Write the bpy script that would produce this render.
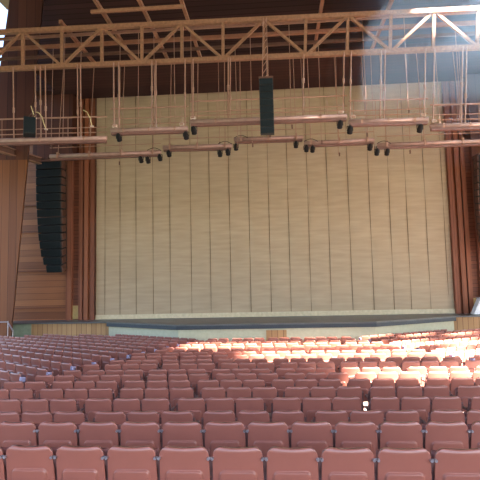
import bpy, bmesh, math, random
from mathutils import Vector, Matrix
random.seed(7)
R = math.radians
for o in list(bpy.data.objects): bpy.data.objects.remove(o)
S = bpy.context.scene
COL = S.collection

# ------------------------------------------------------------------ camera
ZC = 3.3                       # eye height above the pit floor in front of the stage
F = 500.0
cam = bpy.data.cameras.new('camera'); camo = bpy.data.objects.new('camera', cam); COL.objects.link(camo)
cam.sensor_width = 36; cam.lens = F/480*36; cam.clip_end = 600; cam.clip_start = .05
camo.matrix_world = Matrix.Translation((0, 0, ZC)) @ Matrix.Rotation(R(4.0), 4, 'Z') @ Matrix.Rotation(R(90)+math.atan(45/500), 4, 'X') @ Matrix.Rotation(-.0215, 4, 'Z')
S.camera = camo
CM = camo.matrix_world.copy(); CI = CM.inverted()
def at(x, y, Y):
    """the world point on the plane at distance Y that the photograph shows at x, y"""
    d = CM.to_3x3() @ Vector(((x-240)/F, -(y-240)/F, -1)); o = CM.translation
    return o + d*((Y-o.y)/d.y)
def px(p):
    q = CI @ Vector(p)
    if q.z > -.2: return (-999, -999, 1)
    return (240+F*q.x/-q.z, 240-F*q.y/-q.z, -q.z)

# ------------------------------------------------------------------ light
W = bpy.data.worlds.new('world'); S.world = W; W.use_nodes = True
wn = W.node_tree.nodes; wl = W.node_tree.links
sky = wn.new('ShaderNodeTexSky'); sky.sky_type = 'NISHITA'; sky.sun_disc = False
sky.sun_elevation = R(50); sky.sun_rotation = R(122); sky.dust_density = 2.0; sky.air_density = 1.0
wl.new(sky.outputs[0], wn['Background'].inputs[0]); wn['Background'].inputs[1].default_value = .30
sun = bpy.data.lights.new('sun', 'SUN'); sun.energy = 46; sun.angle = R(1.8); sun.color = (1, .93, .82)
suno = bpy.data.objects.new('sun', sun); COL.objects.link(suno)
SUN_EL = R(52); SUN_AZ = R(32)      # from the right and a little from behind the viewer
suno.rotation_euler = Vector((math.cos(SUN_EL)*math.cos(SUN_AZ), -math.cos(SUN_EL)*math.sin(SUN_AZ), math.sin(SUN_EL))).to_track_quat('Z', 'Y').to_euler()
suno.location = (40, 15, 50)
S.view_settings.view_transform = 'Standard'; S.view_settings.look = 'None'
S.view_settings.gamma = 1; S.view_settings.use_curve_mapping = False
S.view_settings.exposure = 1.74

# ------------------------------------------------------------------ materials
def newmat(name):
    m = bpy.data.materials.new(name); m.use_nodes = True
    return m, m.node_tree.nodes, m.node_tree.links, m.node_tree.nodes['Principled BSDF']
def plain(name, col, rough=.5, metal=0, noise=.12, scale=6, spec=.5, bump=0):
    m, n, l, b = newmat(name)
    tc = n.new('ShaderNodeTexCoord'); nz = n.new('ShaderNodeTexNoise'); nz.inputs['Scale'].default_value = scale; nz.inputs['Detail'].default_value = 4
    l.new(tc.outputs['Object'], nz.inputs['Vector'])
    cr = n.new('ShaderNodeValToRGB'); cr.color_ramp.elements[0].position = .3; cr.color_ramp.elements[1].position = .7
    cr.color_ramp.elements[0].color = (*[c*(1-noise) for c in col], 1); cr.color_ramp.elements[1].color = (*[min(1, c*(1+noise)) for c in col], 1)
    l.new(nz.outputs['Fac'], cr.inputs[0]); l.new(cr.outputs[0], b.inputs['Base Color'])
    b.inputs['Roughness'].default_value = rough; b.inputs['Metallic'].default_value = metal; b.inputs['Specular IOR Level'].default_value = spec
    if bump:
        bp = n.new('ShaderNodeBump'); bp.inputs['Strength'].default_value = bump; l.new(nz.outputs['Fac'], bp.inputs['Height']); l.new(bp.outputs[0], b.inputs['Normal'])
    return m
def planks(name, axis, width, c1, c2, rough=.55, groove=.05, grain=(30, 1.2)):
    """boards laid side by side along `axis` (0 x, 1 y, 2 z); grain runs across it"""
    m, n, l, b = newmat(name)
    tc = n.new('ShaderNodeTexCoord'); sp = n.new('ShaderNodeSeparateXYZ'); l.new(tc.outputs['Object'], sp.inputs[0])
    dv = n.new('ShaderNodeMath'); dv.operation = 'DIVIDE'; dv.inputs[1].default_value = width; l.new(sp.outputs[axis], dv.inputs[0])
    fl = n.new('ShaderNodeMath'); fl.operation = 'FLOOR'; l.new(dv.outputs[0], fl.inputs[0])
    fr = n.new('ShaderNodeMath'); fr.operation = 'FRACT'; l.new(dv.outputs[0], fr.inputs[0])
    wnz = n.new('ShaderNodeTexWhiteNoise'); wnz.noise_dimensions = '1D'; l.new(fl.outputs[0], wnz.inputs['W'])
    mp = n.new('ShaderNodeMapping'); sc = [grain[1]]*3; sc[axis] = grain[0]; mp.inputs['Scale'].default_value = sc
    l.new(tc.outputs['Object'], mp.inputs[0]); nz = n.new('ShaderNodeTexNoise'); nz.inputs['Scale'].default_value = 1; nz.inputs['Detail'].default_value = 5
    l.new(mp.outputs[0], nz.inputs['Vector'])
    ad = n.new('ShaderNodeMath'); ad.operation = 'MULTIPLY_ADD'; ad.inputs[1].default_value = .55; l.new(wnz.outputs[0], ad.inputs[0])
    m2 = n.new('ShaderNodeMath'); m2.operation = 'MULTIPLY'; m2.inputs[1].default_value = .45; l.new(nz.outputs['Fac'], m2.inputs[0]); l.new(m2.outputs[0], ad.inputs[2])
    cr = n.new('ShaderNodeValToRGB'); cr.color_ramp.elements[0].color = (*c1, 1); cr.color_ramp.elements[1].color = (*c2, 1)
    cr.color_ramp.elements[0].position = .1; cr.color_ramp.elements[1].position = .85
    l.new(ad.outputs[0], cr.inputs[0])
    gt = n.new('ShaderNodeMath'); gt.operation = 'LESS_THAN'; gt.inputs[1].default_value = groove; l.new(fr.outputs[0], gt.inputs[0])
    mx = n.new('ShaderNodeMixRGB'); mx.blend_type = 'MULTIPLY'; mx.inputs[2].default_value = (.35, .3, .28, 1)
    l.new(gt.outputs[0], mx.inputs[0]); l.new(cr.outputs[0], mx.inputs[1]); l.new(mx.outputs[0], b.inputs['Base Color'])
    b.inputs['Roughness'].default_value = rough; b.inputs['Specular IOR Level'].default_value = .3
    return m
M = {}
M['seat'] = plain('seat_plastic', (.29, .096, .068), .36, noise=.10, scale=3, spec=.5)
_b = M['seat'].node_tree.nodes['Principled BSDF']; _b.inputs['Coat Weight'].default_value = .45; _b.inputs['Coat Roughness'].default_value = .22
M['seat_under'] = plain('seat_pan_plastic', (.20, .06, .05), .5)
M['iron'] = plain('seat_iron', (.16, .08, .075), .5, .2)
M['bolt'] = plain('bolt_steel', (.42, .38, .42), .35, .8)
M['endp'] = plain('aisle_end_enamel', (.27, .24, .36), .35, .2)
M['truss'] = plain('truss_paint', (.28, .14, .085), .5, .1, noise=.2, scale=9)
M['boom'] = plain('boom_paint', (.35, .215, .185), .45, .1, noise=.15, scale=5)
M['rail'] = plain('rail_paint', (.34, .19, .14), .45, .2)
M['dark_steel'] = plain('dark_steel', (.12, .055, .04), .6, .2)
M['grid'] = plain('grid_beam_paint', (.26, .115, .07), .55, .1)
M['black'] = plain('black_cabinet', (.007, .009, .012), .6, noise=.3)
M['grille'] = plain('speaker_grille', (.008, .013, .017), .75, noise=.4, scale=60, spec=.2)
M['lamp_black'] = plain('lamp_black', (.006, .006, .008), .6, spec=.2)
M['lens'] = plain('lamp_lens', (.25, .27, .32), .1, .6)
M['white'] = plain('white_box', (.62, .48, .42), .5)
M['tray'] = plain('tray_paint', (.16, .07, .055), .5)
M['cable'] = plain('pale_cable', (.62, .5, .26), .5)
M['wood_h'] = planks('plank_wall', 2, .38, (.14, .046, .020), (.30, .115, .046), grain=(14, .5), groove=.06)
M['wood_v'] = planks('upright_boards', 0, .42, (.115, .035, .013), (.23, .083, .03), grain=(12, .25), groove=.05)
M['wood_dark'] = planks('dark_stained_boards', 0, .5, (.05, .016, .011), (.10, .034, .020), grain=(12, .25), groove=.05)  # shade on the upper walls put into the board colour
M['wood_red'] = planks('pilaster_boards', 0, .3, (.16, .05, .028), (.28, .095, .045), grain=(12, .25), groove=.06)
M['wood_side'] = planks('redwood_siding', 2, .22, (.12, .038, .022), (.21, .07, .035), grain=(14, .6), groove=.1)
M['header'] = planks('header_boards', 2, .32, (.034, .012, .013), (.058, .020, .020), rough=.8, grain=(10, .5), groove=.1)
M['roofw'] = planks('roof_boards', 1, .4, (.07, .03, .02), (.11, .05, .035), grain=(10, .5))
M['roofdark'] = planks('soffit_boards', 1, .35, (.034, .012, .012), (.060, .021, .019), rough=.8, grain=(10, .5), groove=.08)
M['fascia_w'] = planks('stage_front_boards', 0, .28, (.32, .17, .075), (.48, .28, .13), grain=(12, .6), groove=.08)
M['fascia_c'] = plain('cream_stage_front', (.46, .44, .31), .6, noise=.06)
M['fascia_g'] = plain('green_grey_panel', (.25, .30, .21), .6)
M['stagefloor'] = plain('stage_floor', (.085, .085, .085), .38, noise=.2, scale=1.5)
M['lip'] = plain('stage_lip', (.025, .032, .045), .5)
M['hem'] = plain('curtain_hem', (.56, .47, .32), .7)
M['concrete'] = plain('concrete', (.16, .10, .085), .8, noise=.2, scale=2)
M['ground'] = plain('outside_ground', (.035, .045, .022), .9, noise=.3, scale=.3)
M['gold'] = plain('pale_ply', (.46, .33, .13), .6)
# curtain cloth: faint weave and crinkles across
m, n, l, b = newmat('curtain_cloth')
tc = n.new('ShaderNodeTexCoord'); mp = n.new('ShaderNodeMapping'); mp.inputs['Scale'].default_value = (.5, .5, 5); l.new(tc.outputs['Object'], mp.inputs[0])
nz = n.new('ShaderNodeTexNoise'); nz.inputs['Scale'].default_value = 1.3; nz.inputs['Detail'].default_value = 6; l.new(mp.outputs[0], nz.inputs[0])
cr = n.new('ShaderNodeValToRGB'); cr.color_ramp.elements[0].position = .3; cr.color_ramp.elements[1].position = .72
cr.color_ramp.elements[0].color = (.375, .286, .198, 1); cr.color_ramp.elements[1].color = (.450, .350, .243, 1)
l.new(nz.outputs[0], cr.inputs[0]); l.new(cr.outputs[0], b.inputs['Base Color']); b.inputs['Roughness'].default_value = .85; b.inputs['Specular IOR Level'].default_value = .1
bp = n.new('ShaderNodeBump'); bp.inputs['Strength'].default_value = .12; bp.inputs['Distance'].default_value = .05; l.new(nz.outputs[0], bp.inputs['Height']); l.new(bp.outputs[0], b.inputs['Normal'])
M['curtain'] = m
M['seam'] = plain('curtain_seam', (.15, .105, .06), .9)

# ------------------------------------------------------------------ mesh helpers
class MB:
    def __init__(s): s.bm = bmesh.new()
    def box(s, c, size, rot=None, bev=0):
        mt = Matrix.Translation(c) @ (rot.to_4x4() if rot else Matrix.Identity(4)) @ Matrix.Diagonal((*size, 1))
        r = bmesh.ops.create_cube(s.bm, size=1, matrix=mt)
        if bev:
            es = list({e for v in r['verts'] for e in v.link_edges})
            bmesh.ops.bevel(s.bm, geom=es, offset=bev, segments=2, affect='EDGES', profile=.5)
        return s
    def span(s, a, b, w, h, up=(0, 0, 1)):
        """a rectangular bar from a to b"""
        a, b = Vector(a), Vector(b); d = b-a; L = d.length; z = d.normalized()
        x = Vector(up).cross(z)
        if x.length < 1e-4: x = Vector((1, 0, 0)).cross(z) if abs(z.x) < .9 else Vector((0, 1, 0)).cross(z)
        x.normalize(); y = z.cross(x)
        mt = Matrix((x, y, z)).transposed()
        return s.box((a+b)/2, (w, h, L), mt)
    def tube(s, a, b, r, seg=10, r2=None):
        a, b = Vector(a), Vector(b); d = b-a
        q = d.to_track_quat('Z', 'Y').to_matrix().to_4x4()
        bmesh.ops.create_cone(s.bm, cap_ends=True, segments=seg, radius1=r, radius2=r if r2 is None else r2, depth=d.length, matrix=Matrix.Translation((a+b)/2) @ q)
        return s
    def path(s, pts, r, seg=6):
        for a, b in zip(pts, pts[1:]):
            s.tube(a, b, r, seg)
        for p in pts[1:-1]:
            bmesh.ops.create_icosphere(s.bm, subdivisions=1, radius=r, matrix=Matrix.Translation(p))
        return s
    def prism(s, pts, z0, z1):
        """a plan polygon (x, y) raised from z0 to z1"""
        lo = [s.bm.verts.new((x, y, z0)) for x, y in pts]; hi = [s.bm.verts.new((x, y, z1)) for x, y in pts]
        s.bm.faces.new(lo[::-1]); s.bm.faces.new(hi)
        k = len(pts)
        for i in range(k): s.bm.faces.new((lo[i], lo[(i+1) % k], hi[(i+1) % k], hi[i]))
        return s
    def hexa(s, p):
        """eight corners: four of one end, four of the other"""
        v = [s.bm.verts.new(q) for q in p]
        for f in ((0, 1, 2, 3), (7, 6, 5, 4), (0, 4, 5, 1), (1, 5, 6, 2), (2, 6, 7, 3), (3, 7, 4, 0)): s.bm.faces.new([v[i] for i in f])
        return s
    def build(s, name, mat, parent=None, smooth=False):
        bmesh.ops.recalc_face_normals(s.bm, faces=s.bm.faces)
        me = bpy.data.meshes.new(name); s.bm.to_mesh(me); s.bm.free()
        me.materials.append(mat)
        if smooth:
            for p in me.polygons: p.use_smooth = True
        o = bpy.data.objects.new(name, me); COL.objects.link(o)
        if parent is not None:
            o.parent = parent; o.matrix_parent_inverse = Matrix.Translation(-parent.location)
        return o
def tag(o, label=None, cat=None, group=None, kind=None):
    if label: o['label'] = label
    if cat: o['category'] = cat
    if group: o['group'] = group
    if kind: o['kind'] = kind
    return o
def thing(name, label, cat, loc, group=None):
    o = bpy.data.objects.new(name, None); COL.objects.link(o); o.location = loc; o.empty_display_size = .2
    return tag(o, label, cat, group)
def struct(name, mb, mat): return tag(mb.build(name, mat), kind='structure')

ORD = 'first second third fourth fifth sixth seventh eighth ninth tenth eleventh twelfth thirteenth fourteenth fifteenth sixteenth seventeenth eighteenth nineteenth twentieth'.split()
def ordinal(n):
    if n <= 20: return ORD[n-1]
    t_ = {2: 'twent', 3: 'thirt', 4: 'fort', 5: 'fift', 6: 'sixt'}[n//10]
    return t_+'ieth' if n % 10 == 0 else t_+'y-'+ORD[n % 10-1]

# ------------------------------------------------------------------ rows of seats: plan
DIST = [4.69, 5.87, 7.4, 8.6, 9.85, 10.95, 11.85, 12.8, 13.8, 14.8, 15.8, 16.8, 17.8, 18.8, 19.8, 20.8, 21.8, 22.8]
TOPY = [449.8, 423.7, 412.3, 398.7, 388, 380.3, 374, 369.1, 363.3, 359.2, 355.3, 352, 349, 346.5, 344, 342, 340, 338.3]
ROWZ = [ZC - D*math.tan(math.atan((y-240)/F)-math.atan(45/F)) - .85 for D, y in zip(DIST, TOPY)]      # tread height of each row
SA = R(31); TS = math.tan(SA); AIS = .231;                 # side blocks: turn, kink line, rise outward
def floor_z(Y):
    if Y <= DIST[0]-.6: return ROWZ[0] + (DIST[0]-.6-Y)*.10
    if Y >= DIST[-1]: return ROWZ[-1]
    for i in range(len(DIST)-1):
        a, b = DIST[i], DIST[i+1]
        if a <= Y+.6 < b:
            return ROWZ[i]
    return ROWZ[-1]
def smooth_z(Y):
    if Y <= DIST[0]: return ROWZ[0] + min((DIST[0]-Y)*.10, .9)
    if Y >= DIST[-1]: return ROWZ[-1]
    for i in range(len(DIST)-1):
        a, b = DIST[i], DIST[i+1]
        if a <= Y < b: return ROWZ[i] + (ROWZ[i+1]-ROWZ[i])*(Y-a)/(b-a)
    return ROWZ[-1]
def aisle_x(Y): return AIS*(37.8-Y)
def row_param(X, Y):
    ax = abs(X)
    if ax <= aisle_x(Y): return Y
    return (Y - ax*TS + AIS*37.8*TS)/(1+AIS*TS)

# ------------------------------------------------------------------ the setting
bm = bmesh.new()
xs = [-20+i*.5 for i in range(81)]; ys = [-6+i*.35 for i in range(101)]
def rise(D): return .045*min(1, max(0, (17-D)/6))
def ground_z(X, Y): return smooth_z(row_param(X, Y)) + (rise(row_param(X, Y))*max(0, abs(X)-aisle_x(row_param(X, Y)))/math.cos(SA) if Y > 3 else 0)
vs = [[bm.verts.new((x, y, ground_z(x, y))) for x in xs] for y in ys]
for j in range(len(ys)-1):
    for i in range(len(xs)-1): bm.faces.new((vs[j][i], vs[j][i+1], vs[j+1][i+1], vs[j+1][i]))
fl = MB(); fl.bm.free(); fl.bm = bm
struct('floor', fl, M['concrete'])
g = MB(); g.box((0, 20, -1.0), (260, 260, .5)); struct('ground', g, M['ground'])

STZ = ZC-1.87                                   # stage level
YC = 29.5                                      # curtain line
# stage deck with its angled apron
ap = [(-17.5, 27.5), (-9.4, 27.3), (-4.9, 24.4), (4.7, 24.4), (9.4, 27.3), (17.5, 27.5), (17.5, 36), (-17.5, 36)]
struct('floor_stage', MB().prism(ap, STZ-.07, STZ), M['stagefloor'])
def inset(poly, d): return [(x*(1-d/12), y+d) for x, y in poly]
lp = [(-9.4, 27.32), (-4.9, 24.42), (4.7, 24.42), (9.4, 27.32), (9.2, 27.5), (-9.2, 27.5)]
struct('trim_stage_lip', MB().prism(lp, STZ-.25, STZ-.075), M['lip'])
cf = [(-9.3, 27.4), (-4.85, 24.52), (4.65, 24.52), (9.3, 27.4), (9.2, 27.5), (-9.2, 27.5)]
struct('wall_stage_front', MB().prism(cf, 0-.1, STZ-.25), M['fascia_c'])
for k, sx in enumerate((-1, 1)):
    struct('wall_stage_wing', MB().box((sx*11.55, 27.65, STZ/2-.11), (4.5, .2, STZ+.08)), M['fascia_w'])
    struct('wall_stage_corner', MB().box((sx*15.65, 27.7, STZ/2-.11), (3.7, .2, STZ+.08)), M['fascia_g'])
d = MB(); d.box((-.05, 24.49, .55), (.98, .06, 1.1)); struct('door_pit', d, M['fascia_w'])

# proscenium wall, left and right of the curtain
xl, xr = at(94.5, 250, YC).x, at(454, 270, YC).x
TOPW = ZC+19
def wallbox(name, xa, xb, ya, yb, za, zb, mat):
    return struct(name, MB().box(((xa+xb)/2, (ya+yb)/2, (za+zb)/2), (abs(xb-xa), abs(yb-ya), zb-za)), mat)
HB = at(275, 89.5, YC-.4).z
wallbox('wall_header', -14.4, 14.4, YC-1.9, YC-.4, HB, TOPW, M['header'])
w = MB()
for sx in (-1, 1):
    pass
for nm, sx in (('left', -1), ('right', 1)):
    e = abs(xl) if sx < 0 else abs(xr)          # the opening's edge; everything else is set out from it
    wallbox('wall_'+nm, sx*(e+1.6), sx*17.5, YC+.1, YC+.4, STZ, HB+.3, M['wood_h'])
    b_ = MB()
    for y in (205, 232, 271, 308):
        z = at(40, y, YC).z; b_.box((sx*(e+4.3), YC+.06, z), (5.2, .1, .07))
    struct('trim_batten_'+nm, b_, M['wood_side'])
    wallbox('wall_inner_'+nm, sx*(e+.8), sx*(e+1.62), YC+.05, YC+.35, STZ, HB+.3, M['wood_side'])
    p = MB()
    for a, q, dpt in ((-.12, .12, .30), (.12, .26, .12), (.26, .50, .36), (.50, .62, .12), (.62, .86, .26)):
        p.box((sx*(e+(a+q)/2), YC-dpt/2-.05, (STZ+HB)/2+.3), (q-a, dpt, HB-STZ+.6))
    struct('trim_pilaster_'+nm, p, M['wood_red'])
    p = MB(); p.box((sx*(e+1.45), YC-.05, (STZ+HB)/2), (.24, .34, HB-STZ)); p.box((sx*(e+1.66), YC, (STZ+HB)/2), (.12, .2, HB-STZ))
    struct('trim_post_'+nm, p, M['wood_red'])
    tag(MB().box((sx*(e+1.1), YC+.03, STZ+.45), (.5, .05, .8)).build('ply_panel', M['gold']), 'small pale plywood panel at foot of the '+nm+' proscenium wall', 'panel')
# stage house behind the curtain
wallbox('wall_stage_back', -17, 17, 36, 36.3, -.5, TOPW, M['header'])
wallbox('ceiling_soffit', -12.6, 12.6, 24.6, YC-1.9, HB, HB+.2, M['roofdark'])  # slab added to shade the top of the curtain
HSZ = at(60, 160, YC-.8).z
for nm, sx in (('left', -1), ('right', 1)):
    e = abs(xl) if sx < 0 else abs(xr)
    wallbox('wall_upper_'+nm, sx*(e+.9), sx*14.2, YC-1.3, YC-.5, HSZ, HB-.02, M['wood_dark'])  # dark boxes added where the upper wall lies in shade
# leaning wood-clad side pylons
for nm in ('left', 'right'):
    Yp = 25.8
    if nm == 'left':
        br, tr, tl_, bl = at(9.5, 322, Yp), at(45, -25, Yp), at(13, -25, Yp), at(-40, 322, Yp)
    else:
        m_ = [at(9.5, 322, Yp), at(45, -25, Yp), at(13, -25, Yp), at(-40, 322, Yp)]
        br, tr, tl_, bl = [Vector((-q.x+.9, q.y, q.z)) for q in m_]
    br = br.copy(); br.z = -.1; bl = bl.copy(); bl.z = -.1
    off = Vector((-.2 if nm == 'left' else .2, .5, 0))
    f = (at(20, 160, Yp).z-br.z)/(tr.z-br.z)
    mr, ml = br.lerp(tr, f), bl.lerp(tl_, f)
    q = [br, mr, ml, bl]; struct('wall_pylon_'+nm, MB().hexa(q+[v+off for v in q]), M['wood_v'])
    q = [mr, tr, tl_, ml]; struct('wall_upper_pylon_'+nm, MB().hexa(q+[v+off for v in q]), M['wood_dark'])  # upper part in darker boards, its shade put into the colour

# roof over the seats: solid, with slots added on its right to shape the sun bands
RZ = ZC+18.2
TEL = math.tan(SUN_EL)
SHX = (RZ-(ZC-2.5))/TEL*math.cos(SUN_AZ); SHY = -(RZ-(ZC-2.5))/TEL*math.sin(SUN_AZ)   # from a sunlit seat up to the hole above it
rf = MB()
def slab(xa, xb, ya, yb): rf.box(((xa+xb)/2, (ya+yb)/2, RZ+.15), (xb-xa, yb-ya, .3))
slots = [(11.4, 13.2, 1.6), (15.4, 17.6, -1.2), (18.7, 20.7, -3.8), (23.0, 23.6, -2.9)]     # y from, y to, where the light starts on the seats
ROOF0 = -8.0
slab(-17, 4.8, ROOF0, 30)
ya = ROOF0
for s0, s1, xst in slots:
    s0 += SHY; s1 += SHY
    slab(4.8, 34, ya, s0); slab(4.8, xst+SHX, s0, s1); ya = s1
slab(4.8, 34, ya, 30)
struct('ceiling', rf, M['roofw'])
for sx in (-1, 1):
    for yy in (-7.5, 12):
        struct('pillar', MB().box((sx*17+(16.5 if sx > 0 else 0), yy, RZ/2-.4), (.7, .7, RZ+.8)), M['dark_steel'])

wallbox('wall_eave_left', -17.4, -17, ROOF0, 24, 10, RZ, M['roofw'])  # unseen panel added to cut light from the left
wallbox('wall_eave_right', 34, 34.3, ROOF0, 30, 8, RZ+.3, M['roofw'])  # unseen, added to hold back light from the open right side
wallbox('wall_eave_rear', -17, 34, ROOF0-.3, ROOF0, 12.8, RZ+.3, M['roofw'])  # unseen, added behind the viewer to dim the upper stage
hz = MB(); hz.box((14, 19.5, ZC+11.7), (22, 15, 11.6))  # haze volume added to give the bluish glare
m, n, l, b = newmat('haze'); n.remove(b)
vs_ = n.new('ShaderNodeVolumeScatter'); vs_.inputs['Density'].default_value = .016; vs_.inputs['Anisotropy'].default_value = .3; vs_.inputs['Color'].default_value = (.42, .66, 1, 1)
l.new(vs_.outputs[0], n['Material Output'].inputs['Volume'])
tag(hz.build('haze', m), 'bluish sunlit haze hanging in the air at upper right', 'haze', kind='stuff')

# ------------------------------------------------------------------ curtain
seams = [105, 120, 136, 153, 170, 191, 210, 230, 249.5, 269.5, 289, 309, 329, 350, 371, 391, 408, 427, 445]
sx_ = [at(x, 240, YC).x for x in seams]
ct = MB()
zt, zb = HB+1.2, STZ+.26
us = []
edges = [xl]+sx_+[xr]
for a, b_ in zip(edges, edges[1:]):
    for k in range(6):
        t = k/6; us.append((a+(b_-a)*t, t))
us.append((xr, 0))
nz_ = 24
V = []
for j in range(nz_+1):
    z = zb+(zt-zb)*j/nz_; row = []
    for x, t in us:
        fold = -.02*math.sin(math.pi*t)**.6 if t > 0 else .01
        row.append(ct.bm.verts.new((x+.02*math.sin(z*.7+x), YC-.03+fold+.02*math.sin(z*1.1+x*.9), z)))
    V.append(row)
for j in range(nz_):
    for i in range(len(us)-1): ct.bm.faces.new((V[j][i], V[j][i+1], V[j+1][i+1], V[j+1][i]))
curt = ct.build('stage_curtain', M['curtain'], smooth=True)
tag(curt, 'tall cream paneled curtain closing the stage opening', 'curtain')
for x in sx_:
    s_ = MB(); s_.tube((x+.01, YC-.03, zb), (x+.01, YC-.03, zt), .017, 6); s_.build('seam', M['seam'], curt)
MB().box(((xl+xr)/2, YC-.06, STZ+.14), (xr-xl, .16, .26)).build('hem', M['hem'], curt)

# ------------------------------------------------------------------ main truss
YT = 18.3
def top(x): return at(x, 32.3-.0488*x, YT)
def bot(x): return at(x, 69.2-.0455*x, YT)
tr = thing('roof_truss', 'long tan steel roof truss of crossed struts spanning the whole top of view', 'truss', bot(240))
MB().span(top(-30), top(510), .17, .17).build('top_chord', M['truss'], tr)
MB().span(bot(-30), bot(510), .17, .17).build('bottom_chord', M['truss'], tr)
nodes = [-17, 23, 62, 102, 142, 182, 223, 264, 306, 348, 391, 434, 478, 523]
for i, x in enumerate(nodes):
    if 0 < x < 500: MB().span(bot(x-1 if x > 300 else x), top(x), .11, .11, (0, 1, 0)).build('upright', M['truss'], tr)
    if i < len(nodes)-1 and x < 500:
        x2 = nodes[i+1]
        a, b_ = (top(x), bot(x2)) if i % 2 == 1 else (bot(x), top(x2))
        MB().span(a+Vector((0, .01, 0)), b_+Vector((0, .01, 0)), .10, .10, (0, 1, 0)).build('diagonal_strut', M['truss'], tr)
# grid frame above and behind the truss
GZ = at(150, 21, YT).z+.1
gr = thing('ceiling_grid_frame', 'brown steel grid of long beams lying on and behind the truss', 'frame', (0, 20, GZ))
for i, x in enumerate([66, 107, 147, 186, 322, 392]):
    X = at(x, 20, YT).x
    if i == 0: X = at(60, 40, YT).x
    MB().span((X, 14.5 if 100 < x < 190 or x > 300 else YT, GZ+.10), (X, 22.3, GZ+.10), .12, .15).build('long_beam', M['truss'] if 100 < x < 190 else M['grid'], gr)
MB().span((at(98, 20, YT).x, 17.55, GZ-.03), (at(188, 20, YT).x, 17.55, GZ-.03), .1, .12).build('cross_beam', M['truss'], gr)
for Y, w_, mt in ((19.15, .10, 'rail'), (20.0, .14, 'grid'), (20.9, .12, 'dark_steel'), (22.0, .12, 'dark_steel')):
    MB().span((-16, Y, GZ-.03), (16, Y, GZ-.03), w_, w_).build('cross_beam', M[mt], gr)

for k in range(26):
    X = -9.2+k*.76+random.uniform(-.12, .12); Y = random.choice((19.15, 20.0, 20.9, 22.0)); z1 = ZC+random.uniform(5.6, 6.6)
    rp = thing('rigging_rope', 'thin rigging rope, '+ordinal(k+1)+' from left of those hanging behind the gangways', 'rope', (X, Y, GZ), 'rigging ropes hanging from the ceiling grid')
    MB().tube((X, Y, GZ-.08), (X+random.uniform(-.05, .05), Y, z1), .013, 6).build('rope', M['rail'], rp)
    MB().box((X, Y, z1), (.05, .05, .16)).build('end_weight', M['dark_steel'], rp)
# ------------------------------------------------------------------ hung lighting gangways (front rank)
def spot(x, y, Y, rz=0., tilt=.5, where=''):
    p = at(x, y, Y)
    t = thing('spotlight', 'small black spotlight '+where, 'lamp', p)
    dirn = Vector((math.sin(rz), math.cos(rz)*.6, -tilt)).normalized()
    a = p - dirn*.11; b_ = p + dirn*.11
    m_ = MB(); m_.tube(a, b_, .085, 14, .10); m_.tube(a-dirn*.08, a, .045, 12, .085); m_.build('body', M['lamp_black'], t)
    MB().tube(b_, b_+dirn*.012, .08, 14).build('lens', M['lens'], t)
    yk = MB()
    for s in (-.105, .105): yk.span(p+Vector((s, 0, -.02)), p+Vector((s, 0, .15)), .02, .03, (0, 1, 0))
    yk.span(p+Vector((-.11, 0, .15)), p+Vector((.11, 0, .15)), .03, .02); yk.tube(p+Vector((0, 0, .15)), p+Vector((0, 0, .28)), .02, 8)
    yk.build('yoke', M['lamp_black'], t)
    return t
YG = 17.9
gang = [  # x0, y0, x1, y1 of the fat boom, rail heights in px above it, hanger x positions, label
    (-25, 141.5, 107, 138, (21.5, 11), (14, 36, 41, 46, 78, 81, ), 'lighting gangway hung at far left, above the big curved speaker stack'),
    (111, 130.8, 188, 128.3, (22, 12), (114, 119, 152, 156, 185), 'lighting gangway second from left, between the far-left one and the centre one'),
    (190, 122, 347, 116, (20.5, 10), (193, 228, 230, 303, 343), 'long lighting gangway at centre, with the black speaker column before it'),
    (348.5, 122, 428, 119.5, (21, 11), (350, 380, 384, 424), 'lighting gangway right of the centre one, nearly level with it'),
    (430, 126, 510, 124, (21, 11), (433, 461, 465), 'lighting gangway at far right, in the bluish light'),
]
for x0, y0, x1, y1, rails, hang, lab in gang:
    a, b_ = at(x0, y0, YG), at(x1, y1, YG)
    t = thing('lighting_gangway', lab, 'gangway', (a+b_)/2, 'gangways hung from the truss')
    m_ = MB(); m_.tube(a, b_, .085, 14)
    MB().box((a+b_)/2+Vector((0, .02, -.125)), ((b_-a).length-.06, .16, .10), Matrix.Rotation(-math.atan2(b_.z-a.z, b_.x-a.x), 3, 'Y')).build('cable_tray', M['tray'], t)  # dark bar added to darken the boom's lower half
    m_.build('boom', M['boom'], t, True)
    for k in range(3):
        c = a+(b_-a)*((k+.5)/3.0); dd = (b_-a).normalized()*.03
        MB().tube(c-dd, c+dd, .11, 12).build('clamp', M['rail'], t)
    for k, r_ in enumerate(rails):
        MB().tube(at(x0, y0-r_, YG+.25), at(x1, y1-r_, YG+.25), .032 if k == 0 else .02, 8).build('rail', M['rail'], t)
    MB().tube(at(x0, y0-6, YG+.7), at(x1, y1-6, YG+.7), .02, 8).build('rail', M['rail'], t)
    for h in hang:
        yb_ = y0+(y1-y0)*(h-x0)/(x1-x0)
        ytop = 69.2-.0455*h
        p0 = at(h, yb_, YG); p1 = at(h+.6, ytop, YT); p1.y = YT-.12
        m_ = MB(); m_.tube(p0, p1, .026, 8); mid = p0+(p1-p0)*random.uniform(.35, .6)
        m_.tube(mid-Vector((0, 0, .09)), mid+Vector((0, 0, .09)), .045, 8)
        m_.build('hanger', M['rail'], t)
    # thin drop rods behind
    k = 0; x = x0+5
    while x < x1-4:
        yb_ = y0+(y1-y0)*(x-x0)/(x1-x0)
        MB().tube(at(x, yb_-rails[0], YG+.25), at(x, yb_, YG+.25), .012, 6).build('rail_post', M['rail'], t)
        x += 22
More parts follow.
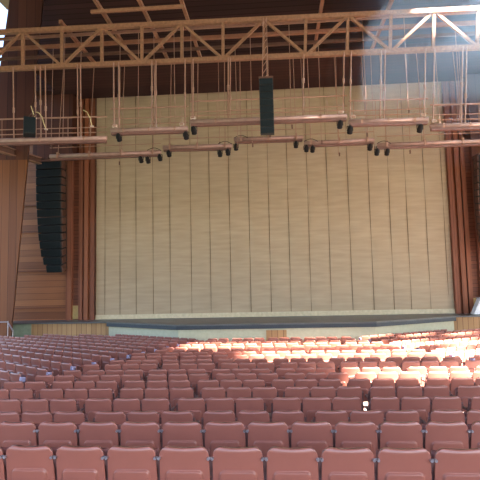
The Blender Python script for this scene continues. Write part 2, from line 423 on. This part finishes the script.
# small pale boxes on the booms
for x, y, w_ in ((115, 126.5, 'at left end of the second gangway from left'), (182, 124.5, 'at right end of the second gangway from left'), (193, 118, 'at left end of the centre gangway'),
              (341, 112.5, 'at right end of the centre gangway'), (353, 117.5, 'at left end of the gangway right of centre'), (423, 115.5, 'at right end of the gangway right of centre'), (434, 121.5, 'at left end of the far-right gangway')):
    p = at(x, y, YG); t = thing('junction_box', 'small pale junction box '+w_, 'box', p, 'junction boxes on the gangways')
    MB().box(p, (.17, .12, .10), bev=.01).build('housing', M['white'], t); MB().box(p+Vector((0, -.065, 0)), (.12, .012, .07)).build('lid', M['rail'], t)
for x, y, w_ in ((119, 138, 'under left end of second gangway from left'), (186, 136, 'under right end of second gangway from left'), (194, 131, 'under left end of the centre gangway'),
              (340, 125, 'under right end of the centre gangway'), (350, 130.5, 'under left end of the gangway right of centre'), (420, 129, 'under right end of the gangway right of centre')):
    spot(x, y, YG, where=w_)['group'] = 'spotlights under the gangways'
# second rank of booms
YB = 21.5
booms = [(50, 156.5, 161, 152, 'pipe batten at far left of the lower rank, above speaker stack top'), (163, 147.5, 232, 145.5, 'pipe batten second from left in the lower rank'),
         (234, 139.5, 303, 137.2, 'pipe batten at middle of lower rank, just under the speaker column'), (304, 143, 374, 140, 'pipe batten second from right in the lower rank'),
         (377, 145, 510, 140, 'pipe batten at far right of the lower rank, crossing the right pilaster')]
for x0, y0, x1, y1, lab in booms:
    a, b_ = at(x0, y0, YB), at(x1, y1, YB)
    t = thing('pipe_batten', lab, 'batten', (a+b_)/2, 'lower rank of pipe battens')
    MB().tube(a, b_, .09, 14).build('pipe', M['boom'], t, True)
    MB().box((a+b_)/2+Vector((0, .02, -.15)), ((b_-a).length-.06, .16, .08), Matrix.Rotation(-math.atan2(b_.z-a.z, b_.x-a.x), 3, 'Y')).build('cable_tray', M['tray'], t)  # bar added under the pipe for its dark underside
    MB().tube(at(x0, y0-8.5, YB), at(x1, y1-8.5, YB), .018, 8).build('cable_rail', M['rail'], t)
    ex = x1 if x1 < 300 else x0; dx_ = -1 if x1 < 300 else 1; ey = y1 if x1 < 300 else y0
    MB().path([at(ex+dx_*u, ey-1.5-2.6*math.sin(u*.224), YB-.12) for u in range(15)], .013).build('cable_loop', M['lamp_black'], t)
    n_ = 3 if x1-x0 < 100 else 4
    for k in range(n_):
        f = (k+.25)/(n_-.5); x = x0+(x1-x0)*f; yb_ = y0+(y1-y0)*f
        p0 = at(x, yb_, YB); p1 = Vector((p0.x, YB+.5, GZ))
        MB().tube(p0, p1, .017, 8).build('hanger', M['rail'], t)
        MB().box(p0+Vector((0, 0, .02)), (.07, .24, .26)).build('clamp', M['rail'], t)
for x, y, w_ in ((141, 160, 'leftmost below the far-left pipe batten'), (148, 160.5, 'second from left below the far-left pipe batten'), (160, 158, 'at right end of the far-left pipe batten'), (169, 154, 'at left end of the second pipe batten'), (220, 154, 'left of a pair below second pipe batten'),
              (228, 152.5, 'right of a pair below second pipe batten'), (236, 147.5, 'at left end of the middle pipe batten'), (296, 145, 'at right end of the middle pipe batten'), (306.5, 149, 'left of a close pair right of centre'),
              (312.5, 149.5, 'right of a close pair right of centre'), (370, 147.5, 'at right end of the fourth pipe batten'), (377, 152.5, 'at left end of the far-right pipe batten'), (387, 152.5, 'second from left on the far-right pipe batten')):
    spot(x, y, YB, where=w_)['group'] = 'spotlights under the lower pipe battens'
# pale cables drooping from the far-left gangway
for i, (pts, w_) in enumerate((([(36, 112), (39, 113), (42, 117), (44, 124), (46, 129)], 'beside the small black speaker'), ([(83, 110), (87, 112), (90, 118), (92, 126)], 'right of the small black speaker, by the pilaster top'), ([(31, 106), (33, 112), (35, 118)], 'above the small black speaker'))):
    P_ = [at(x, y, YG-.12) for x, y in pts]
    t = thing('drooping_cable', 'pale cable drooping '+w_, 'cable', P_[0], 'pale cables at the far-left gangway')
    MB().path(P_, .018).build('cord', M['cable'], t)
    MB().tube(P_[-1]+Vector((-.06, 0, 0)), P_[-1]+Vector((.06, 0, -.02)), .03, 8).build('plug', M['white'], t)

# ------------------------------------------------------------------ loudspeakers
# small box speaker
Ys = 17.5
p = at(29.5, 127, Ys)
sp = thing('box_speaker', 'small black box loudspeaker hung under the far-left gangway', 'speaker', p)
rt = Matrix.Rotation(R(28), 3, 'Z') @ Matrix.Rotation(R(-8), 3, 'X')
MB().box(p, (.42, .40, .66), rt, .015).build('cabinet', M['black'], sp)
MB().box(p+rt@Vector((0, -.205, 0)), (.37, .02, .6), rt).build('grille', M['grille'], sp)
m_ = MB(); m_.span(p+Vector((-.1, 0, .33)), p+Vector((-.05, .4, .75)), .03, .03); m_.span(p+Vector((.1, 0, .33)), p+Vector((.12, .4, .75)), .03, .03); m_.build('bracket', M['dark_steel'], sp)
# centre column
Yc_ = 17.0
pt, pb = at(266, 80.5, Yc_), at(266, 134.5, Yc_)
sp = thing('speaker_column', 'tall narrow black loudspeaker column hung at centre of the truss', 'speaker', pb)
H = pt.z-pb.z; nbx = 8
for k in range(nbx):
    z = pt.z-H*(k+.5)/nbx; c = Vector((pt.x, Yc_, z)); tl = Matrix.Rotation(R(1.2*k), 3, 'X')
    cb = MB().box(c, (.48, .42, H/nbx-.012), tl, .01).build('cabinet', M['black'], sp)
    MB().box(c+tl@Vector((0, -.215, 0)), (.43, .015, H/nbx-.05), tl).build('grille', M['grille'], cb)
m_ = MB(); ptop = at(265, 20, YT)
for dx in (-.09, .09):
    for dy in (-.09, .09): m_.span(Vector((pt.x+dx-.04, Yc_+.1+dy, pt.z)), Vector((ptop.x+dx*.7, YT-.25+dy, ptop.z-.1)), .025, .025)
for k in range(9):
    f = k/9; a = Vector((pt.x-.13, Yc_+.1, pt.z))*(1-f)+Vector((ptop.x-.07, YT-.3, ptop.z-.1))*f
    f2 = (k+1)/9; b_ = Vector((pt.x+.05, Yc_+.1, pt.z))*(1-f2)+Vector((ptop.x+.07, YT-.3, ptop.z-.1))*f2
    m_.span(a, b_, .02, .02)
m_.build('hanging_mast', M['rail'], sp)
MB().box(Vector((pt.x, Yc_, pt.z+.03)), (.5, .45, .06)).build('rigging_frame', M['dark_steel'], sp)
# big curved arrays
def array(name_lab, xs_c, Y, mirror=1, rz=0):
    """xs_c: list of (y, left x, right x) down the stack"""
    t = None; n_ = 14; y0, y1 = xs_c[0][0], xs_c[-1][0]
    def lerp(y, k):
        for a, b_ in zip(xs_c, xs_c[1:]):
            if a[0] <= y <= b_[0]: f = (y-a[0])/(b_[0]-a[0]); return a[k]+(b_[k]-a[k])*f
        return xs_c[-1][k]
    pb_ = at((lerp(y1, 1)+lerp(y1, 2))/2, y1, Y)
    t = thing('line_array', name_lab, 'speaker', pb_)
    for k in range(n_):
        ya_ = y0+(y1-y0)*k/n_; yb_ = y0+(y1-y0)*(k+1)/n_; ym = (ya_+yb_)/2
        L_, R_ = at(lerp(ym, 1), ym, Y), at(lerp(ym, 2), ym, Y)
        h = (at(50, ya_, Y).z-at(50, yb_, Y).z)-.03
        c = (L_+R_)/2; tl = Matrix.Rotation(R(rz), 3, 'Z') @ Matrix.Rotation(R(-2+1.6*k), 3, 'X')
        wd = (R_-L_).length
        cb = MB().box(c, (wd-.22, .8, h), tl, .02).build('cabinet', M['black'], t)
        MB().box(c+tl@Vector((-.0, -.41, 0)), (wd-.30, .02, h-.06), tl).build('grille', M['grille'], cb)
        MB().box(c+tl@Vector((mirror*(wd/2-.08), -.1, 0)), (.06, .5, h*.82), tl).build('side_rigging', M['dark_steel'], cb)
    pt_ = at((xs_c[0][1]+xs_c[0][2])/2, y0-.8, Y)
    MB().box(pt_, (1.5, .9, .1)).build('rigging_frame', M['dark_steel'], t)
    m_ = MB()
    for dx in (-.5, .5): m_.tube(pt_+Vector((dx, 0, 0)), Vector((pt_.x+dx*.4, Y+.1, max(HSZ, pt_.z)+.12)), .035, 8)
    m_.build('hanging_chain', M['dark_steel'], t)
    return t
array('huge black curved stack of loudspeakers hung before the left plank wall', [(163, 37, 65.5), (200, 37.3, 65.5), (235, 39.5, 66), (252, 42, 66), (262, 45, 66), (271, 49, 66)], 28.15, 1)
array('black curved stack of loudspeakers cut off by the right edge of view', [(156, 474, 504), (195, 474.5, 504), (225, 477, 503), (250, 481, 502)], 28.15, -1)

# beam and small things at the sides
a, b_ = at(-15, 144, 24.2), at(40, 161, 27.5)
t = thing('side_beam', 'grey steel beam slanting in at far left above the speaker stack', 'beam', (a+b_)/2)
m_ = MB(); m_.span(a, b_, .12, .3); m_.build('web', M['dark_steel'], t)
MB().span(a+Vector((0, 0, .17)), b_+Vector((0, 0, .17)), .3, .05).build('flange', M['rail'], t)
MB().span(a+Vector((0, 0, -.17)), b_+Vector((0, 0, -.17)), .3, .05).build('flange', M['rail'], t)
# handrail at far left foot of pylon
p0 = at(8, 321, 25.4)
t = thing('stair_handrail', 'pale metal stair handrail at foot of the left pylon', 'handrail', (p0.x, p0.y, 0))
q0 = Vector((p0.x, p0.y, p0.z)); q1 = at(13, 331, 24.2)
MB().path([Vector((q0.x, q0.y, q0.z-.05)), q1], .03).build('rail', M['bolt'], t)
for q in (q0, q1): MB().tube((q.x, q.y, .0), (q.x, q.y, q.z), .025, 8).build('post', M['bolt'], t)
MB().path([Vector((q0.x-1.2, q0.y, q0.z-.05)), Vector((q0.x, q0.y, q0.z-.05))], .03).build('rail', M['bolt'], t)
# white stage box at far right
p0 = at(480.5, 312, 28.2)
t = thing('tool_case', 'white case standing on the stage at right edge', 'case', (p0.x, p0.y, STZ))
MB().hexa([Vector((p0.x+a_, p0.y+c_, STZ+.02+h_)) for c_ in (0, .5) for a_, h_ in ((-.35, 0), (.5, 0), (.5, .85), (0.05, .85))]).build('body', plain('white_case', (.7, .72, .76), .4), t)
MB().box((p0.x+.25, p0.y+.25, STZ+.9), (.5, .55, .05)).build('lid', M['bolt'], t)

# ------------------------------------------------------------------ seats
def back_mesh(nu, nv, bump=True):
    bm = bmesh.new(); T = .022
    H0, H1 = .36, .85; hw0, hw1, rc = .241, .230, .078
    def pt(u, v, side):
        z = H0+(H1-H0)*v; hw = hw0+(hw1-hw0)*v
        d_ = H1-z
        if d_ < rc: hw = hw-rc+math.sqrt(max(0, rc*rc-(rc-d_)**2))
        d2 = z-H0
        if d2 < .04: hw = hw-.04+math.sqrt(max(0, .04**2-(.04-d2)**2))
        x = u*hw
        z += -.008*(1-(u*1.0)**2)*max(0, (v-.8)/.2)
        y = -.16*(z-.45)-.10 - .030*(1-(x/.24)**2)*(1-.3*v) + .016*max(0, (v-.93)/.07)**2
        if bump and side == 0:
            # raised pad low on the shell, with rounded upper corners
            qx, qz = max(0, abs(x)-.124), max(0, z-.588)
            f = min(1, max(0, (.052-math.hypot(qx, qz))/.012)); f = f*f*(3-2*f); y -= .022*f
        if side: y += T + .022*max(0, (v-.86)/.14)**2
        return (x, y, z)
    vv = [i/nv for i in range(nv+1)]
    if bump:
        vv = [0, .02, .045, .08, .2, .35, .45, .5, .52, .535, .55, .56, .57, .58, .59, .60, .61, .65, .7, .76, .82, .87, .90, .93, .96, .98, .993, 1]
        h_ = [.15, .3, .45, .52, .57, .61, .635, .66, .68, .70, .72, .75, .8, .86, .92, .97, 1]
    else:
        vv = [0, .08, .4, .7, .87, .93, .97, 1]; h_ = [.3, .6, .85, 1]
    uu = [-u for u in h_[::-1]]+[0]+h_
    G = []
    for s in (0, 1): G.append([[bm.verts.new(pt(u, v, s)) for u in uu] for v in vv])
    a, b = len(vv), len(uu)
    for s in (0, 1):
        for j in range(a-1):
            for i in range(b-1):
                f = (G[s][j][i], G[s][j][i+1], G[s][j+1][i+1], G[s][j+1][i]); bm.faces.new(f if s == 0 else f[::-1])
    ring = [(0, i) for i in range(b)]+[(j, b-1) for j in range(1, a)]+[(a-1, i) for i in range(b-2, -1, -1)]+[(j, 0) for j in range(a-2, 0, -1)]
    for (j, i), (j2, i2) in zip(ring, ring[1:]+ring[:1]): bm.faces.new((G[0][j2][i2], G[0][j][i], G[1][j][i], G[1][j2][i2]))
    bmesh.ops.recalc_face_normals(bm, faces=bm.faces)
    mb = MB(); mb.bm.free(); mb.bm = bm; return mb
def pan_mesh():
    m_ = MB(); m_.box((0, .02, .60), (.43, .05, .36), Matrix.Rotation(R(-6), 3, 'X'), .02); return m_
def leg_mesh(x):
    m_ = MB(); m_.span((x, -.02, .05), (x, -.05, .62), .035, .05); m_.span((x, -.05, .60), (x, -.13, .74), .03, .04)
    m_.box((x, -.02, .02), (.07, .26, .04)); m_.box((x, .10, .60), (.045, .30, .035), bev=.01); return m_
def bolt_mesh(x):
    m_ = MB(); m_.tube((x-.018, -.185, .752), (x-.018, -.152, .752), .014, 10); m_.tube((x+.018, -.185, .752), (x+.018, -.152, .752), .014, 10)
    m_.box((x, -.152, .752), (.055, .01, .02)); return m_
def endp_mesh(x):
    m_ = MB(); m_.box((x*.97, -.12, .71), (.09, .12, .12), Matrix.Rotation(R(-8), 3, 'X'), .015); return m_
root = bpy.data.objects.new('folding_seat', None); COL.objects.link(root); root.empty_display_size = .1
proto = {}
proto['back'] = back_mesh(16, 22).build('backrest', M['seat'], root, True)
proto['pan'] = pan_mesh().build('seat_pan', M['seat_under'], root, True)
proto['leg'] = leg_mesh(-.25).build('leg', M['iron'], root)
proto['bolt'] = bolt_mesh(-.25).build('bracket', M['bolt'], root)
proto['legr'] = leg_mesh(.25).build('leg', M['iron'], root)
proto['boltr'] = bolt_mesh(.25).build('bracket', M['bolt'], root)
proto['endl'] = endp_mesh(-.27).build('end_panel', M['endp'], root)
proto['endr'] = endp_mesh(.27).build('end_panel', M['endp'], root)
proto['back_far'] = back_mesh(6, 6, False).build('backrest', M['seat'], root, True)

seats = []      # x, y, z, rz, block, row, flags
PH = {2: 199.3, 3: 268.3, 4: 281.0, 5: 269.0}
for i, (D, z) in enumerate(zip(DIST, ROWZ)):
    yawr = R(1.0) if i == 0 else R(.4) if i == 1 else 0
    D_ = D/math.cos(R(4)) + .19                 # along the axis; the reclined top lies behind the foot
    xa = aisle_x(D)+.12
    if i < 2:
        x0 = at(212.5 if i == 0 else 205.2, 440, D_).x + .25
        k0 = 24
        for k in range(-k0, k0+1):
            xx = x0+.5*k
            if abs(xx) > 9: continue
            seats.append((xx*math.cos(yawr), D_-xx*math.sin(yawr)*1.0, z, -yawr, 'centre', i, 0, 0))
    else:
        xg = at(PH.get(i, 240+random.uniform(-30, 30)), 400, D_).x
        for g_ in range(-8, 9):
            base = xg+1.625*g_+.0625
            grp = [base+.25+.5*k for k in range(3)]
            grp = [q for q in grp if abs(q) < xa-.22]
            for q in grp:
                seats.append((q, D_, z, 0, 'centre', i, 1 if q == grp[-1] else 0, 1 if q == grp[0] else 0))
    if i >= 4:
        # side blocks, turned towards the stage
        for sd, nm in ((-1, 'left'), (1, 'right')):
            sx0 = aisle_x(D)+.16
            s = .25; k = 0
            while s < 16:
                X = sx0+s*math.cos(SA); Y = D_+.02+(X-sx0)*TS
                s += .5; k += 1
                if Y > 25.9 or X > 17 or (Y > 25.1 and X > 12.2): break
                seats.append((sd*X, Y, z+rise(D)*s, sd*SA, nm, i, 0, 0, k))
vis = []
for s in seats:
    x, y, d_ = px((s[0], s[1], s[2]+.7))
    if d_ < 1.5 or not (-32 < x*1.0 and x < 512) : continue
    hwp = 250/d_*1.0/2
    if x < -hwp-1 or x > 480+hwp+1: continue
    vis.append((d_, x, s))
vis.sort(key=lambda q: q[0])
near, far = vis[:300], vis[300:]
print('SEATS', len(seats), 'visible', len(vis), 'far', len(far))
# position of each seat within its row, counted over the seats in view
rows = {}
for q in vis: rows.setdefault((q[2][4], q[2][5]), []).append(q)
rank = {}
for key, lst in rows.items():
    lst.sort(key=lambda q: q[1] if key[0] != 'left' else -q[1])
    for j, q in enumerate(lst): rank[id(q)] = (j+1, len(lst))
side_rows = {b: sorted({k[1] for k in rows if k[0] == b}) for b in ('left', 'right')}
def seat_label(q):
    s = q[2]; j, n_ = rank[id(q)]; b, i = s[4], s[5]
    if b == 'centre':
        rr = 'bottom row' if i == 0 else ordinal(i+1)+' row from the bottom'
        if i >= 10: rr += ', middle block'
        return f'dusty red seat back, {ordinal(j)} from left in the {rr}'
    r_ = side_rows[b].index(i)+1
    return f'dusty red seat, {ordinal(j)} from the aisle, {b} block, {ordinal(r_)} row from its back'
def copy_child(key, par):
    c = proto[key].copy(); c.name = {'back': 'backrest', 'pan': 'seat_pan', 'leg': 'leg', 'legr': 'leg', 'bolt': 'bracket', 'boltr': 'bracket', 'endl': 'end_panel', 'endr': 'end_panel'}[key]
    COL.objects.link(c); c.parent = par; return c
for q in near:
    s = q[2]; e = root.copy(); COL.objects.link(e)
    e.location = (s[0], s[1], s[2]); e.rotation_euler = (0, 0, s[3])
    tag(e, seat_label(q), 'seat', {'centre': 'folding seats of the middle block', 'left': 'folding seats of the left block', 'right': 'folding seats of the right block'}[s[4]])
    copy_child('back', e); copy_child('pan', e); copy_child('leg', e)
    if s[5] < 2: copy_child('bolt', e)
    if s[6]: copy_child('legr', e)
    if s[4] == 'left' and s[8] == 1: copy_child('endr', e)
    if s[4] == 'right' and s[8] == 1: copy_child('endl', e)
# the far rows as one mass
def far_parts(keys, name, mat):
    bm = bmesh.new()
    for q in far:
        s = q[2]; mt = Matrix.Translation((s[0], s[1], s[2])) @ Matrix.Rotation(s[3], 4, 'Z')
        for k in keys(s):
            off = len(bm.verts); bm.from_mesh(proto[k].data); bm.verts.ensure_lookup_table()
            bmesh.ops.transform(bm, matrix=mt, verts=bm.verts[off:])
    me = bpy.data.meshes.new(name); bm.to_mesh(me); bm.free(); me.materials.clear(); me.materials.append(mat)
    for p_ in me.polygons: p_.use_smooth = True
    o = bpy.data.objects.new(name, me); COL.objects.link(o); return o
fs = tag(far_parts(lambda s: ['back_far'], 'far_seats', M['seat']), 'dusty red seats of the far rows nearest the stage', 'seats', kind='stuff')
for ks, nm, mt in ((lambda s: ['pan'], 'seat_pans', M['seat_under']), (lambda s: ['leg'], 'legs', M['iron']),
                   (lambda s: (['endr'] if s[4] == 'left' and s[8] == 1 else ['endl'] if s[4] == 'right' and s[8] == 1 else []), 'end_panels', M['endp'])):
    o = far_parts(ks, nm, mt); o.parent = fs; o['kind'] = 'stuff'
for o in list(proto.values()): bpy.data.objects.remove(o)
bpy.data.objects.remove(root)
